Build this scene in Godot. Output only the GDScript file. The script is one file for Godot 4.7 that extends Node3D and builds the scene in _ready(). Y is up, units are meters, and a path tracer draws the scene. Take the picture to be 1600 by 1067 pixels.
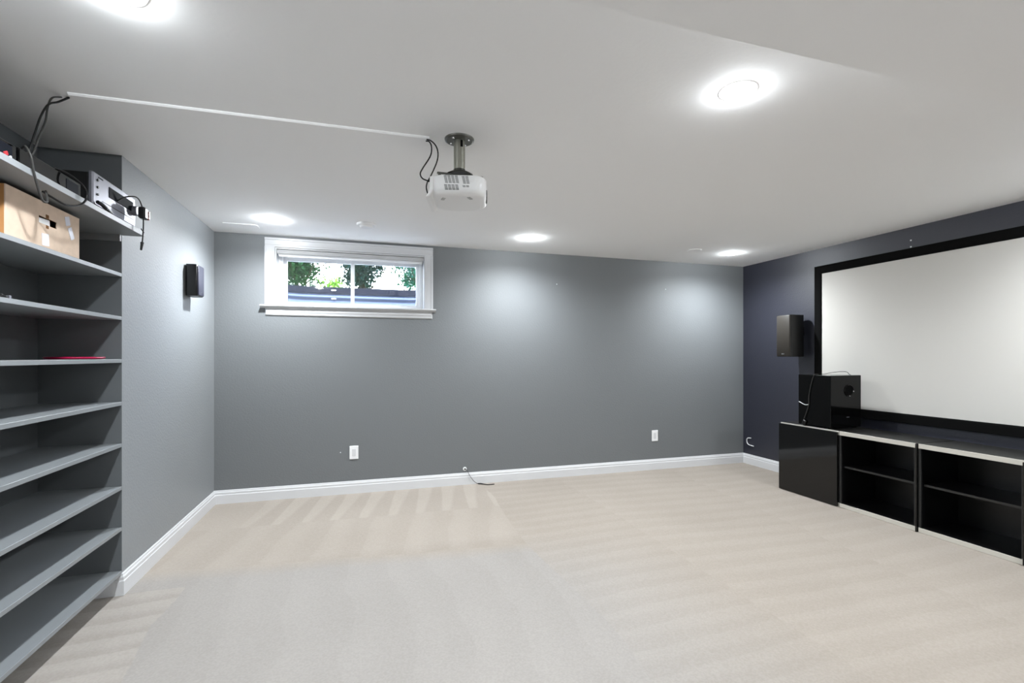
extends Node3D
# A basement media room. x runs along the back wall from the left wall, y is up, z comes from the back wall towards the viewer. Metres.

const W := 5.806          # left wall to right wall
const H := 2.44           # ceiling height
const DEPTH := 8.2        # back wall to front wall
const WELL := 0.16        # thickness of the back wall at the window
const ALC_Z := 1.699      # near the back wall, the alcove begins here
const ALC_END := 3.62
const ALC_X := -0.375
const LAMP_ENERGY := 1.7
const LAMP_COLOR := Color(0.955, 0.98, 1.0)
const BULB_ENERGY := 0.16
var M := {}
var used := {}
var rng := RandomNumberGenerator.new()


# ---------------------------------------------------------------- helpers
func numbered(called: String) -> String:
	var n: int = used.get(called, 0)
	used[called] = n + 1
	return called if n == 0 else "%s_%03d" % [called, n]

func tag(o: Node, label: String, category: String, group := "") -> void:
	o.set_meta("label", label)
	o.set_meta("category", category)
	if group != "":
		o.set_meta("group", group)

func thing(called: String, label: String, category: String, at := Vector3.ZERO, turn := 0.0, group := "") -> Node3D:
	var o := Node3D.new()
	o.name = numbered(called)
	add_child(o)
	o.position = at
	o.rotation.y = turn
	tag(o, label, category, group)
	return o

func mb() -> SurfaceTool:
	var st := SurfaceTool.new()
	st.begin(Mesh.PRIMITIVE_TRIANGLES)
	return st

func obj(called: String, st: SurfaceTool, mat: Material, parent: Node = null) -> MeshInstance3D:
	st.generate_normals()
	var o := MeshInstance3D.new()
	o.mesh = st.commit()
	o.material_override = mat
	o.cast_shadow = GeometryInstance3D.SHADOW_CASTING_SETTING_ON
	if parent == null:
		o.name = numbered(called)
		add_child(o)
	else:
		o.name = called
		parent.add_child(o, true)
	return o

func struct(called: String, st: SurfaceTool, mat: Material, label := "") -> MeshInstance3D:
	var o := obj(called, st, mat)
	o.set_meta("kind", "structure")
	if label != "":
		o.set_meta("label", label)
	return o

# a polygon whose front looks along «out»
func face(st: SurfaceTool, pts: Array, out: Vector3) -> void:
	var n: Vector3 = (pts[1] - pts[0]).cross(pts[2] - pts[0])
	var p := pts.duplicate()
	if n.dot(out) > 0.0:
		p.reverse()   # Godot's front faces run clockwise
	for i in range(1, p.size() - 1):
		for v in [p[0], p[i], p[i + 1]]:
			st.set_uv(Vector2(v.x, v.z))
			st.add_vertex(v)

# a box with chamfered edges
func bx(st: SurfaceTool, c: Vector3, size: Vector3, bevel := 0.0, basis := Basis.IDENTITY) -> void:
	st.set_smooth_group(-1)
	var h := size / 2.0
	var b := minf(bevel, minf(h.x, minf(h.y, h.z)) * 0.95)
	var put := func(v: Vector3) -> Vector3: return c + basis * v
	var ax := [Vector3(1, 0, 0), Vector3(0, 1, 0), Vector3(0, 0, 1)]
	for a in 3:
		for s in [-1.0, 1.0]:
			var n: Vector3 = ax[a] * s
			var u: Vector3 = ax[(a + 1) % 3]
			var v: Vector3 = ax[(a + 2) % 3]
			var hu := h[(a + 1) % 3] - b
			var hv := h[(a + 2) % 3] - b
			var o: Vector3 = n * h[a]
			face(st, [put.call(o + u * hu + v * hv), put.call(o - u * hu + v * hv), put.call(o - u * hu - v * hv), put.call(o + u * hu - v * hv)], basis * n)
	if b <= 0.0:
		return
	for a in 3:
		var i := (a + 1) % 3
		var j := (a + 2) % 3
		for si in [-1.0, 1.0]:
			for sj in [-1.0, 1.0]:
				var e: Vector3 = ax[a] * (h[a] - b)
				var p1: Vector3 = ax[i] * si * h[i] + ax[j] * sj * (h[j] - b)
				var p2: Vector3 = ax[i] * si * (h[i] - b) + ax[j] * sj * h[j]
				face(st, [put.call(p1 + e), put.call(p1 - e), put.call(p2 - e), put.call(p2 + e)], basis * (ax[i] * si + ax[j] * sj))
	for sx in [-1.0, 1.0]:
		for sy in [-1.0, 1.0]:
			for sz in [-1.0, 1.0]:
				face(st, [put.call(Vector3(sx * h.x, sy * (h.y - b), sz * (h.z - b))), put.call(Vector3(sx * (h.x - b), sy * h.y, sz * (h.z - b))), put.call(Vector3(sx * (h.x - b), sy * (h.y - b), sz * h.z))], basis * Vector3(sx, sy, sz))

# a box given by its two corners
func span(st: SurfaceTool, a: Vector3, b: Vector3, bevel := 0.0) -> void:
	bx(st, (a + b) / 2.0, (b - a).abs(), bevel)

func smooth_path(pts: Array, steps := 6) -> Array:
	var out := []
	for i in pts.size() - 1:
		var p0: Vector3 = pts[maxi(i - 1, 0)]
		var p1: Vector3 = pts[i]
		var p2: Vector3 = pts[i + 1]
		var p3: Vector3 = pts[mini(i + 2, pts.size() - 1)]
		for k in steps:
			out.append(p1.cubic_interpolate(p2, p0, p3, float(k) / steps))
	out.append(pts[-1])
	return out

# a round cord along a path; «radii» may be one number or one per point
func tube(st: SurfaceTool, path: Array, radius: float, sides := 8, radius_end := -1.0) -> void:
	st.set_smooth_group(0)
	var rings := []
	var up := Vector3.UP
	var n := path.size()
	for i in n:
		var d: Vector3 = (path[mini(i + 1, n - 1)] - path[maxi(i - 1, 0)]).normalized()
		var r := radius if radius_end < 0.0 else lerpf(radius, radius_end, float(i) / (n - 1))
		if absf(d.dot(up)) > 0.98:
			up = Vector3.RIGHT if absf(d.x) < 0.9 else Vector3.BACK
		var s := d.cross(up).normalized()
		up = s.cross(d).normalized()
		var ring := []
		for k in sides:
			var a := TAU * k / sides
			ring.append(path[i] + (s * cos(a) + up * sin(a)) * r)
		rings.append(ring)
	for i in n - 1:
		for k in sides:
			var k2 := (k + 1) % sides
			var q := [rings[i][k], rings[i][k2], rings[i + 1][k2], rings[i + 1][k]]
			face(st, q, (q[0] + q[1] + q[2] + q[3]) / 4.0 - (path[i] + path[i + 1]) / 2.0)
	st.set_smooth_group(-1)
	face(st, rings[0].duplicate(), path[0] - path[1])
	face(st, rings[n - 1].duplicate(), path[n - 1] - path[n - 2])

# a turned shape: profile of (radius, height) pairs, placed by t
func lathe(st: SurfaceTool, prof: Array, t: Transform3D, sides := 32, smooth := false) -> void:
	for i in prof.size() - 1:
		st.set_smooth_group(0 if smooth else -1)
		var a: Vector2 = prof[i]
		var b: Vector2 = prof[i + 1]
		var n2 := Vector2(b.y - a.y, a.x - b.x)   # outwards for a profile that runs upwards
		for k in sides:
			var c0 := Vector3(cos(TAU * k / sides), 0, sin(TAU * k / sides))
			var c1 := Vector3(cos(TAU * (k + 1) / sides), 0, sin(TAU * (k + 1) / sides))
			var up := Vector3.UP
			var q := []
			for v in [c0 * a.x + up * a.y, c1 * a.x + up * a.y, c1 * b.x + up * b.y, c0 * b.x + up * b.y]:
				v = t * v
				if q.is_empty() or not v.is_equal_approx(q[-1]):
					q.append(v)
			if q.size() > 3 and q[0].is_equal_approx(q[-1]):
				q.pop_back()
			if q.size() > 2:
				face(st, q, t.basis * ((c0 + c1) * n2.x + up * n2.y * 2.0))

# a profile (x, y) pushed along from a to b; «side» is where the profile's x points
func extrude(st: SurfaceTool, prof: Array, a: Vector3, b: Vector3, side: Vector3, upw := Vector3.UP, miter_a := 0.0, miter_b := 0.0) -> void:
	st.set_smooth_group(-1)
	var d := (b - a).normalized()
	var mid := Vector2.ZERO
	for p in prof:
		mid += p / prof.size()
	var at_a := []
	var at_b := []
	for p in prof:
		at_a.append(a + side * p.x + upw * p.y + d * p.x * miter_a)
		at_b.append(b + side * p.x + upw * p.y - d * p.x * miter_b)
	for i in prof.size():
		var j := (i + 1) % prof.size()
		var e: Vector2 = prof[j] - prof[i]
		var nn := Vector2(e.y, -e.x)
		face(st, [at_a[i], at_a[j], at_b[j], at_b[i]], side * nn.x + upw * nn.y)
	var tri := Geometry2D.triangulate_polygon(PackedVector2Array(prof))
	for i in range(0, tri.size(), 3):
		face(st, [at_a[tri[i]], at_a[tri[i + 1]], at_a[tri[i + 2]]], -d)
		face(st, [at_b[tri[i]], at_b[tri[i + 1]], at_b[tri[i + 2]]], d)

# rounded rectangle in the plane y = level
func ring(hx: float, hz: float, r: float, level: float, off := Vector2.ZERO, per := 6) -> Array:
	var out := []
	for q in 4:
		var cx: float = (hx - r) * [1.0, -1.0, -1.0, 1.0][q]
		var cz: float = (hz - r) * [1.0, 1.0, -1.0, -1.0][q]
		for k in per + 1:
			var a := PI / 2.0 * (q + float(k) / per)
			out.append(Vector3(off.x + cx + r * cos(a), level, off.y + cz + r * sin(a)))
	return out

func loft(st: SurfaceTool, rings: Array, t := Transform3D.IDENTITY, smooth := true) -> void:
	var n: int = rings[0].size()
	var rs := []
	for r in rings:
		var one := []
		for p in r:
			one.append(t * p)
		rs.append(one)
	var centres := []
	for r in rs:
		var c := Vector3.ZERO
		for p in r:
			c += p / n
		centres.append(c)
	st.set_smooth_group(0 if smooth else -1)
	for i in rs.size() - 1:
		for k in n:
			var k2 := (k + 1) % n
			var q := [rs[i][k], rs[i][k2], rs[i + 1][k2], rs[i + 1][k]]
			if q[0].is_equal_approx(q[1]):
				continue
			face(st, q, (q[0] + q[2]) / 2.0 - (centres[i] + centres[i + 1]) / 2.0)
	st.set_smooth_group(-1)
	face(st, rs[0].duplicate(), centres[0] - centres[1])
	face(st, rs[-1].duplicate(), centres[-1] - centres[-2])

func paint(srgb: Color, rough := 0.6, spec := 0.5, metal := 0.0) -> StandardMaterial3D:
	var m := StandardMaterial3D.new()
	m.albedo_color = srgb
	m.roughness = rough
	m.metallic_specular = spec
	m.metallic = metal
	return m

func stipple(freq: float, strength: float, size: Vector3, m: StandardMaterial3D, seed_no: int) -> void:
	var f := FastNoiseLite.new()
	f.seed = seed_no
	f.noise_type = FastNoiseLite.TYPE_SIMPLEX_SMOOTH
	f.frequency = freq
	f.fractal_octaves = 3
	var t := NoiseTexture2D.new()
	t.width = 512
	t.height = 512
	t.seamless = true
	t.as_normal_map = true
	t.bump_strength = 6.0
	t.noise = f
	m.normal_enabled = true
	m.normal_texture = t
	m.normal_scale = strength
	m.uv1_triplanar = true
	m.uv1_world_triplanar = true
	m.uv1_scale = size


# ---------------------------------------------------------------- the carpet's nap: vacuum strokes
func soft(x: float, edge: float) -> float:
	return clampf(x / edge + 0.5, 0.0, 1.0)

func carpet_texture() -> ImageTexture:
	var w := 1024
	var h := 1400
	var im := Image.create_empty(w, h, false, Image.FORMAT_RGB8)
	var n1 := FastNoiseLite.new()
	n1.seed = 5
	n1.frequency = 0.9
	n1.fractal_octaves = 3
	var r := RandomNumberGenerator.new()
	r.seed = 77
	var warm := Color(0.606, 0.572, 0.535)
	var cool := Color(0.592, 0.576, 0.561)
	for j in h:
		var z := DEPTH * (j + 0.5) / h
		for i in w:
			var x := -0.4 + (W + 0.4) * (i + 0.5) / w
			var wob := n1.get_noise_2d(x, z)
			var big := n1.get_noise_2d(x * 0.4 + 30.0, z * 0.4)
			var tone := wob * 0.012
			var coolness := 0.0
			var xs := 2.42 + 0.03 * sin(z * 3.0) + 0.02 * wob
			if x < xs and z < 1.6:
				tone += 0.022 * clampf((1.6 - z) / 0.15, 0.0, 1.0)
			if x < xs:
				var edge1 := 0.71 + 0.035 * x + 0.02 * wob
				var edge2 := 1.43 + 0.105 * x + 0.03 * wob
				if z < edge1:
					# short strokes away from the back wall, each a wedge
					var ph := fposmod((x + 0.13 * z + 0.02 * wob) / 0.225, 1.0)
					var k := 0.62 - 0.30 * z / edge1
					tone += 0.030 * (soft(k - ph, 0.14) * soft(ph, 0.08) - 0.45) * clampf((x - 0.3) / 0.2, 0.0, 1.0)
				elif z < edge2:
					var ph2 := fposmod((x + 0.20 * z + 0.05 * wob) / 0.31, 1.0)
					tone += 0.014 * (soft(0.5 - ph2, 0.3) * soft(ph2, 0.2) - 0.5) - 0.006
				else:
					coolness = 0.8 * clampf((z - edge2) / 0.16, 0.0, 1.0)
					var ph3 := fposmod((x - 0.05 * z + 0.10 * wob) / 0.27, 1.0)
					tone += 0.007 * (soft(0.5 - ph3, 0.4) - 0.5)
				# strokes out from under the shelving
				if z > 1.7 and x < 0.30 + 0.05 * wob + 0.03 * (z - 1.7):
					var ph4 := fposmod((z + 0.10 * x + 0.03 * wob) / 0.155, 1.0)
					tone += 0.030 * (soft(0.55 + 0.4 * x - ph4, 0.35) * soft(ph4, 0.1) - 0.5) + 0.008
					coolness *= 0.6
			else:
				# long strokes along the room in three lanes
				var lane := 0.0
				var l0 := 2.42
				var l1 := 3.29
				if x > 4.44 - 0.1 * (z - 2.7) + 0.02 * wob:
					lane = 2.0
					l0 = 4.44
					l1 = W
				elif x > 3.29 + 0.02 * wob:
					lane = 1.0
					l0 = 3.29
					l1 = 4.44
				var u := (x - l0) / (l1 - l0)
				var q := z + 0.05 * (u - 0.5) * (1.0 if lane != 1.0 else -1.0) + 0.37 * lane + 0.020 * wob + 0.03 * big
				var ph5 := fposmod(q / (0.165 + 0.02 * lane), 1.0)
				var wedge := 0.35 + 0.35 * u
				tone += 0.011 * (soft(wedge - ph5, 0.22) * soft(ph5, 0.12) - 0.45)
				tone += 0.012 * (0.5 - u)
				coolness = 0.7 * clampf((z - 1.5) / 0.8, 0.0, 1.0) * clampf(1.0 - (x - 2.42) / 0.9, 0.0, 1.0)
			tone += r.randf_range(-0.016, 0.016) + big * 0.01
			var c := warm.lerp(cool, coolness)
			c = Color(c.r + tone, c.g + tone, c.b + tone)
			im.set_pixel(i, j, c)
	im.generate_mipmaps()
	return ImageTexture.create_from_image(im)


# ---------------------------------------------------------------- materials
func materials() -> void:
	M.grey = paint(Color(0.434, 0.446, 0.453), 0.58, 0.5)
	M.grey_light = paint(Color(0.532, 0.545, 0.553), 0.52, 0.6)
	M.alcove = paint(Color(0.375, 0.388, 0.396), 0.6, 0.4)  # wall grey darkened so the colour carries the shade of the recess
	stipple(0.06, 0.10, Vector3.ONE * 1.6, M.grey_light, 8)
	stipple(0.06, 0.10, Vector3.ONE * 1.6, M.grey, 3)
	M.navy = paint(Color(0.100, 0.107, 0.165), 0.5, 0.7)
	stipple(0.06, 0.10, Vector3.ONE * 1.6, M.navy, 4)
	M.ceiling = paint(Color(0.965, 0.965, 0.965), 0.9, 0.2)
	stipple(0.05, 0.02, Vector3.ONE * 1.2, M.ceiling, 5)
	M.trim = paint(Color(0.83, 0.832, 0.838), 0.35, 0.5)
	M.rear = paint(Color(0.93, 0.93, 0.925), 0.7, 0.3)
	M.white = paint(Color(0.93, 0.93, 0.93), 0.4, 0.5)
	M.window_trim = paint(Color(0.76, 0.762, 0.768), 0.35, 0.5)
	M.vinyl = paint(Color(0.95, 0.955, 0.96), 0.3, 0.5)
	M.shelf = paint(Color(0.50, 0.515, 0.523), 0.42, 0.7)
	M.blind = paint(Color(0.70, 0.70, 0.70), 0.6, 0.4)
	M.top_black = paint(Color(0.095, 0.094, 0.088), 0.38, 0.5)
	M.sub_black = paint(Color(0.022, 0.022, 0.022), 0.10, 0.36)
	M.gloss_black = paint(Color(0.030, 0.030, 0.030), 0.07, 0.5)
	M.matt_black = paint(Color(0.045, 0.045, 0.048), 0.55, 0.4)
	M.soft_black = paint(Color(0.035, 0.035, 0.036), 0.35, 0.5)
	M.velvet = paint(Color(0.075, 0.075, 0.075), 0.95, 0.1)
	M.edge_grey = paint(Color(0.15, 0.15, 0.147), 0.4, 0.5)
	M.edge_pale = paint(Color(0.80, 0.785, 0.745), 0.4, 0.5)
	M.screen = paint(Color(0.80, 0.79, 0.768), 0.9, 0.2)
	M.cord = paint(Color(0.05, 0.05, 0.05), 0.5, 0.4)
	M.grey_cord = paint(Color(0.20, 0.197, 0.19), 0.5, 0.4)
	M.white_cord = paint(Color(0.88, 0.88, 0.88), 0.5, 0.4)
	M.silver = paint(Color(0.54, 0.54, 0.57), 0.40, 0.5, 0.8)
	M.steel = paint(Color(0.62, 0.62, 0.58), 0.35, 0.5, 0.8)
	M.mount = paint(Color(0.42, 0.42, 0.40), 0.42, 0.5, 0.55)
	M.mount_dark = paint(Color(0.24, 0.24, 0.22), 0.45, 0.5, 0.4)
	M.chrome = paint(Color(0.9, 0.9, 0.9), 0.15, 0.5, 1.0)
	M.display = paint(Color(0.06, 0.07, 0.10), 0.6, 0.2)
	M.purple = paint(Color(0.15, 0.15, 0.215), 0.5, 0.5)
	M.grille = paint(Color(0.19, 0.175, 0.155), 0.42, 0.5)
	M.proj = paint(Color(0.93, 0.93, 0.93), 0.35, 0.5)
	M.vent = paint(Color(0.36, 0.36, 0.36), 0.7, 0.3)
	M.foot = paint(Color(0.72, 0.72, 0.72), 0.6, 0.3)
	M.lens = paint(Color(0.02, 0.02, 0.03), 0.05, 0.6)
	M.tape = paint(Color(0.86, 0.86, 0.90), 0.25, 0.5)
	M.red = paint(Color(0.66, 0.07, 0.26), 0.3, 0.4)
	M.adapter = paint(Color(0.42, 0.24, 0.22), 0.3, 0.5)
	M.hole = paint(Color(0.015, 0.015, 0.015), 0.8, 0.2)
	M.filler = paint(Color(0.80, 0.81, 0.82), 0.9, 0.2)
	M.print = paint(Color(0.75, 0.75, 0.75), 0.5, 0.3)
	# cardboard with faint fibre streaks
	M.card = paint(Color(0.80, 0.66, 0.53), 0.85, 0.2)
	var fc := FastNoiseLite.new()
	fc.seed = 11
	fc.frequency = 0.02
	var tc := NoiseTexture2D.new()
	tc.width = 256
	tc.height = 256
	tc.seamless = true
	tc.noise = fc
	var gc := Gradient.new()
	gc.set_color(0, Color(0.83, 0.745, 0.665))
	gc.set_color(1, Color(0.88, 0.79, 0.71))
	tc.color_ramp = gc
	M.card.albedo_color = Color.WHITE
	M.card.albedo_texture = tc
	M.card.uv1_triplanar = true
	M.card.uv1_scale = Vector3(3, 3, 3)
	M.card_dark = paint(Color(0.50, 0.36, 0.24), 0.9, 0.2)
	M.tag_red = paint(Color(0.62, 0.18, 0.20), 0.6, 0.3)
	M.card_side = paint(Color(0.72, 0.52, 0.33), 0.85, 0.2)
	# lamps
	M.glow = StandardMaterial3D.new()
	M.glow.albedo_color = Color(1, 1, 1)
	M.glow.emission_enabled = true
	M.glow.emission = Color(1.0, 0.99, 0.97)
	M.glow.emission_energy_multiplier = 7.0
	# glass
	M.glass = StandardMaterial3D.new()
	M.glass.transparency = BaseMaterial3D.TRANSPARENCY_ALPHA
	M.glass.albedo_color = Color(0.9, 0.95, 0.95, 0.008)
	M.glass.roughness = 0.02
	# outdoors
	M.galvanised = paint(Color(0.36, 0.39, 0.47), 0.5, 0.5, 0.3)
	M.rim = paint(Color(0.10, 0.10, 0.14), 0.6, 0.3)
	M.gravel = paint(Color(0.5, 0.5, 0.48), 0.95, 0.2)
	M.lawn = paint(Color(0.45, 0.55, 0.25), 0.95, 0.2)
	M.bark = paint(Color(0.20, 0.16, 0.13), 0.9, 0.2)
	M.leaf = []
	for c in [Color(0.09, 0.20, 0.10), Color(0.07, 0.15, 0.14), Color(0.12, 0.29, 0.25), Color(0.42, 0.58, 0.20)]:
		var m := paint(c, 0.7, 0.15)
		m.backlight_enabled = true
		m.backlight = Color(0.08, 0.14, 0.06)
		m.cull_mode = BaseMaterial3D.CULL_DISABLED
		M.leaf.append(m)
	# carpet
	M.carpet = StandardMaterial3D.new()
	M.carpet.albedo_texture = carpet_texture()
	M.carpet.roughness = 0.95
	M.carpet.metallic_specular = 0.15
	M.carpet.texture_filter = BaseMaterial3D.TEXTURE_FILTER_LINEAR_WITH_MIPMAPS


# ---------------------------------------------------------------- things that repeat
func downlight(x: float, z: float, label: String, group := "") -> void:
	var t := thing("recessed_light", label, "light", Vector3(x, H, z), 0.0, group)
	var st := mb()
	lathe(st, [Vector2(0.0665, -0.0012), Vector2(0.074, -0.0012), Vector2(0.077, 0.0)], Transform3D.IDENTITY, 40)
	lathe(st, [Vector2(0.0665, 0.0), Vector2(0.0665, -0.0012)], Transform3D.IDENTITY, 40)
	obj("trim_ring", st, M.white, t)
	st = mb()
	var prof := []
	for k in 7:
		var a := PI / 2.0 * k / 6
		prof.append(Vector2(0.0668 * sin(a), -0.001 - 0.016 * cos(a)))
	lathe(st, prof, Transform3D.IDENTITY, 40, true)
	obj("lens", st, M.glow, t)
	var l := SpotLight3D.new()
	l.name = "lamp"
	l.position = Vector3(0, -0.03, 0)
	l.rotation_degrees.x = -90
	l.light_energy = LAMP_ENERGY
	l.light_color = LAMP_COLOR
	l.light_size = 0.045
	l.spot_angle = 82.0
	l.spot_angle_attenuation = 1.0
	l.spot_range = 14.0
	l.spot_attenuation = 2.0
	l.shadow_enabled = true
	t.add_child(l)
	var o := OmniLight3D.new()
	o.name = "bulb"
	o.position = Vector3(0, -0.0048, 0)
	o.light_energy = BULB_ENERGY
	o.light_color = LAMP_COLOR
	o.light_size = 0.01
	o.omni_range = 14.0
	o.omni_attenuation = 2.0
	o.shadow_enabled = true
	t.add_child(o)

func cabinet(z0: float, z1: float, door: bool, label: String) -> void:
	# local: origin at the far bottom corner of the carcass front; x into the cabinet, z towards the viewer
	var t := thing("media_cabinet", label, "cabinet", Vector3(5.278, 0, z0))
	var w := z1 - z0
	var d := 0.42
	var h := 0.666
	var st := mb()
	span(st, Vector3(0.0, 0.036, 0), Vector3(d, h - 0.036, 0.016), 0.001)
	obj("side_panel", st, M.edge_grey if not door else M.soft_black, t)
	st = mb()
	span(st, Vector3(0.0, 0.036, w - 0.016), Vector3(d, h - 0.036, w), 0.001)
	obj("side_panel", st, M.edge_grey if not door else M.soft_black, t)
	st = mb()
	span(st, Vector3(0.002, h - 0.036, 0), Vector3(d, h, w), 0.001)
	obj("top_board", st, M.top_black, t)
	st = mb()
	span(st, Vector3(0.002, 0.0, 0), Vector3(d, 0.036, w), 0.001)
	obj("bottom_board", st, M.soft_black, t)
	st = mb()
	span(st, Vector3(d - 0.008, 0.036, 0.016), Vector3(d - 0.002, h - 0.036, w - 0.016))
	obj("back_panel", st, M.soft_black, t)
	for y in [0.0, h - 0.036]:
		st = mb()
		span(st, Vector3(-0.003, y + 0.001, 0.002), Vector3(0.002, y + 0.0355, w - 0.002), 0.0008)
		var e := obj("edge_strip", st, M.edge_pale, t)
		e.set_meta("label", "pale front edge of the black board")
	# the inside faces of the sides are black
	for s in [0.0165, w - 0.0165]:
		st = mb()
		span(st, Vector3(0.012, 0.037, s - 0.0006), Vector3(d - 0.01, h - 0.037, s + 0.0006))
		obj("side_lining", st, M.soft_black, t)
	st = mb()
	span(st, Vector3(0.035, 0.345, 0.018), Vector3(d - 0.009, 0.362, w - 0.018), 0.001)
	obj("shelf", st, M.soft_black, t)
	st = mb()
	span(st, Vector3(0.033, 0.3455, 0.019), Vector3(0.035, 0.3615, w - 0.019))
	var se := obj("shelf_edge", st, M.edge_grey, t)
	se.set_meta("label", "grey front edge of the shelf")
	if door:
		st = mb()
		span(st, Vector3(-0.022, 0.006, -0.004), Vector3(-0.004, h - 0.010, w - 0.004), 0.0012)
		obj("door", st, M.gloss_black, t)

func leaf_cloud(centre: Vector3, radii: Vector3, count: int, size: float, lumps: int) -> SurfaceTool:
	var st := mb()
	st.set_smooth_group(-1)
	var cl := []
	for i in lumps:
		var d := Vector3(rng.randfn(), rng.randfn(), rng.randfn()).normalized() * pow(rng.randf(), 0.34)
		cl.append([d * 0.82, rng.randf_range(0.28, 0.42)])
	for i in count:
		var l: Array = cl[rng.randi() % lumps]
		var p: Vector3 = l[0] + Vector3(rng.randfn(), rng.randfn(), rng.randfn()) * 0.45 * l[1]
		var c := centre + p * radii
		var b := Basis.from_euler(Vector3(rng.randf_range(-1.2, 1.2), rng.randf() * TAU, rng.randf_range(-0.8, 0.8)))
		var s := size * rng.randf_range(0.7, 1.3)
		var tip := c + b * Vector3(0, 0, s)
		var root := c - b * Vector3(0, 0, s)
		var a1 := c + b * Vector3(s * 0.48, s * 0.14, 0)
		var a2 := c + b * Vector3(-s * 0.48, s * 0.14, 0)
		face(st, [root, a1, tip], b.y)
		face(st, [root, tip, a2], b.y)
	return st

func tree(called: String, label: String, category: String, base: Vector3, crown: Vector3, radii: Vector3, count: int, size: float, mat: Material, lumps := 26) -> void:
	var t := thing(called, label, category, base, 0.0)
	var st := mb()
	tube(st, smooth_path([Vector3.ZERO, Vector3(0.04, 0.5, 0.02), Vector3(crown.x * 0.8, crown.y, crown.z)], 4), 0.055, 8, 0.02)
	obj("trunk", st, M.bark, t)
	for k in 9:
		st = mb()
		var a := TAU * k / 9.0 + rng.randf() * 0.5
		var y := lerpf(0.35, crown.y, rng.randf())
		var end := crown + Vector3(cos(a) * radii.x, rng.randf_range(-0.7, 0.6) * radii.y, sin(a) * radii.z) * 0.85
		tube(st, smooth_path([Vector3(0.03, y * 0.7, 0), Vector3(end.x * 0.5, lerpf(y * 0.7, end.y, 0.4), end.z * 0.5), end], 3), 0.018, 5, 0.005)
		obj("branch", st, M.bark, t)
	var f := obj("foliage", leaf_cloud(crown, radii, count, size, lumps), mat, t)
	f.set_meta("kind", "stuff")


# ---------------------------------------------------------------- the scene
func _ready() -> void:
	rng.seed = 4242
	# camera: level, looking 17 degrees to the right, the lens shifted up a little
	var cam := Camera3D.new()
	cam.name = "camera"
	cam.projection = Camera3D.PROJECTION_FRUSTUM
	cam.keep_aspect = Camera3D.KEEP_HEIGHT
	cam.near = 0.05
	cam.far = 200.0
	cam.size = 2.0 * 0.05 * (1067.0 / 2.0) / 749.52
	cam.frustum_offset = Vector2(0, 0.05 * 22.89 / 749.52)
	add_child(cam)
	cam.position = Vector3(1.2936, 1.3247, 4.883)
	cam.rotation.y = -0.2968
	cam.current = true
	# sky: bright hazy daylight beyond the small window
	var env := Environment.new()
	var sky := Sky.new()
	var sm := ProceduralSkyMaterial.new()
	sm.sky_top_color = Color(0.80, 0.88, 1.0)
	sm.sky_horizon_color = Color(1.0, 1.0, 1.0)
	sm.ground_horizon_color = Color(0.9, 0.9, 0.9)
	sm.ground_bottom_color = Color(0.5, 0.5, 0.5)
	sky.sky_material = sm
	env.background_mode = Environment.BG_SKY
	env.sky = sky
	env.background_energy_multiplier = 8.0
	env.tonemap_mode = Environment.TONE_MAPPER_LINEAR
	env.tonemap_exposure = 2.4
	env.sdfgi_enabled = true
	env.ssao_enabled = true
	env.ssil_enabled = true
	var we := WorldEnvironment.new()
	we.name = "environment"
	we.environment = env
	add_child(we)
	materials()
	room()
	window()
	outdoors()
	lamps()
	shelving()
	shelf_items()
	projector()
	wall_speakers()
	screen_and_cabinets()
	small_fittings()


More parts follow.
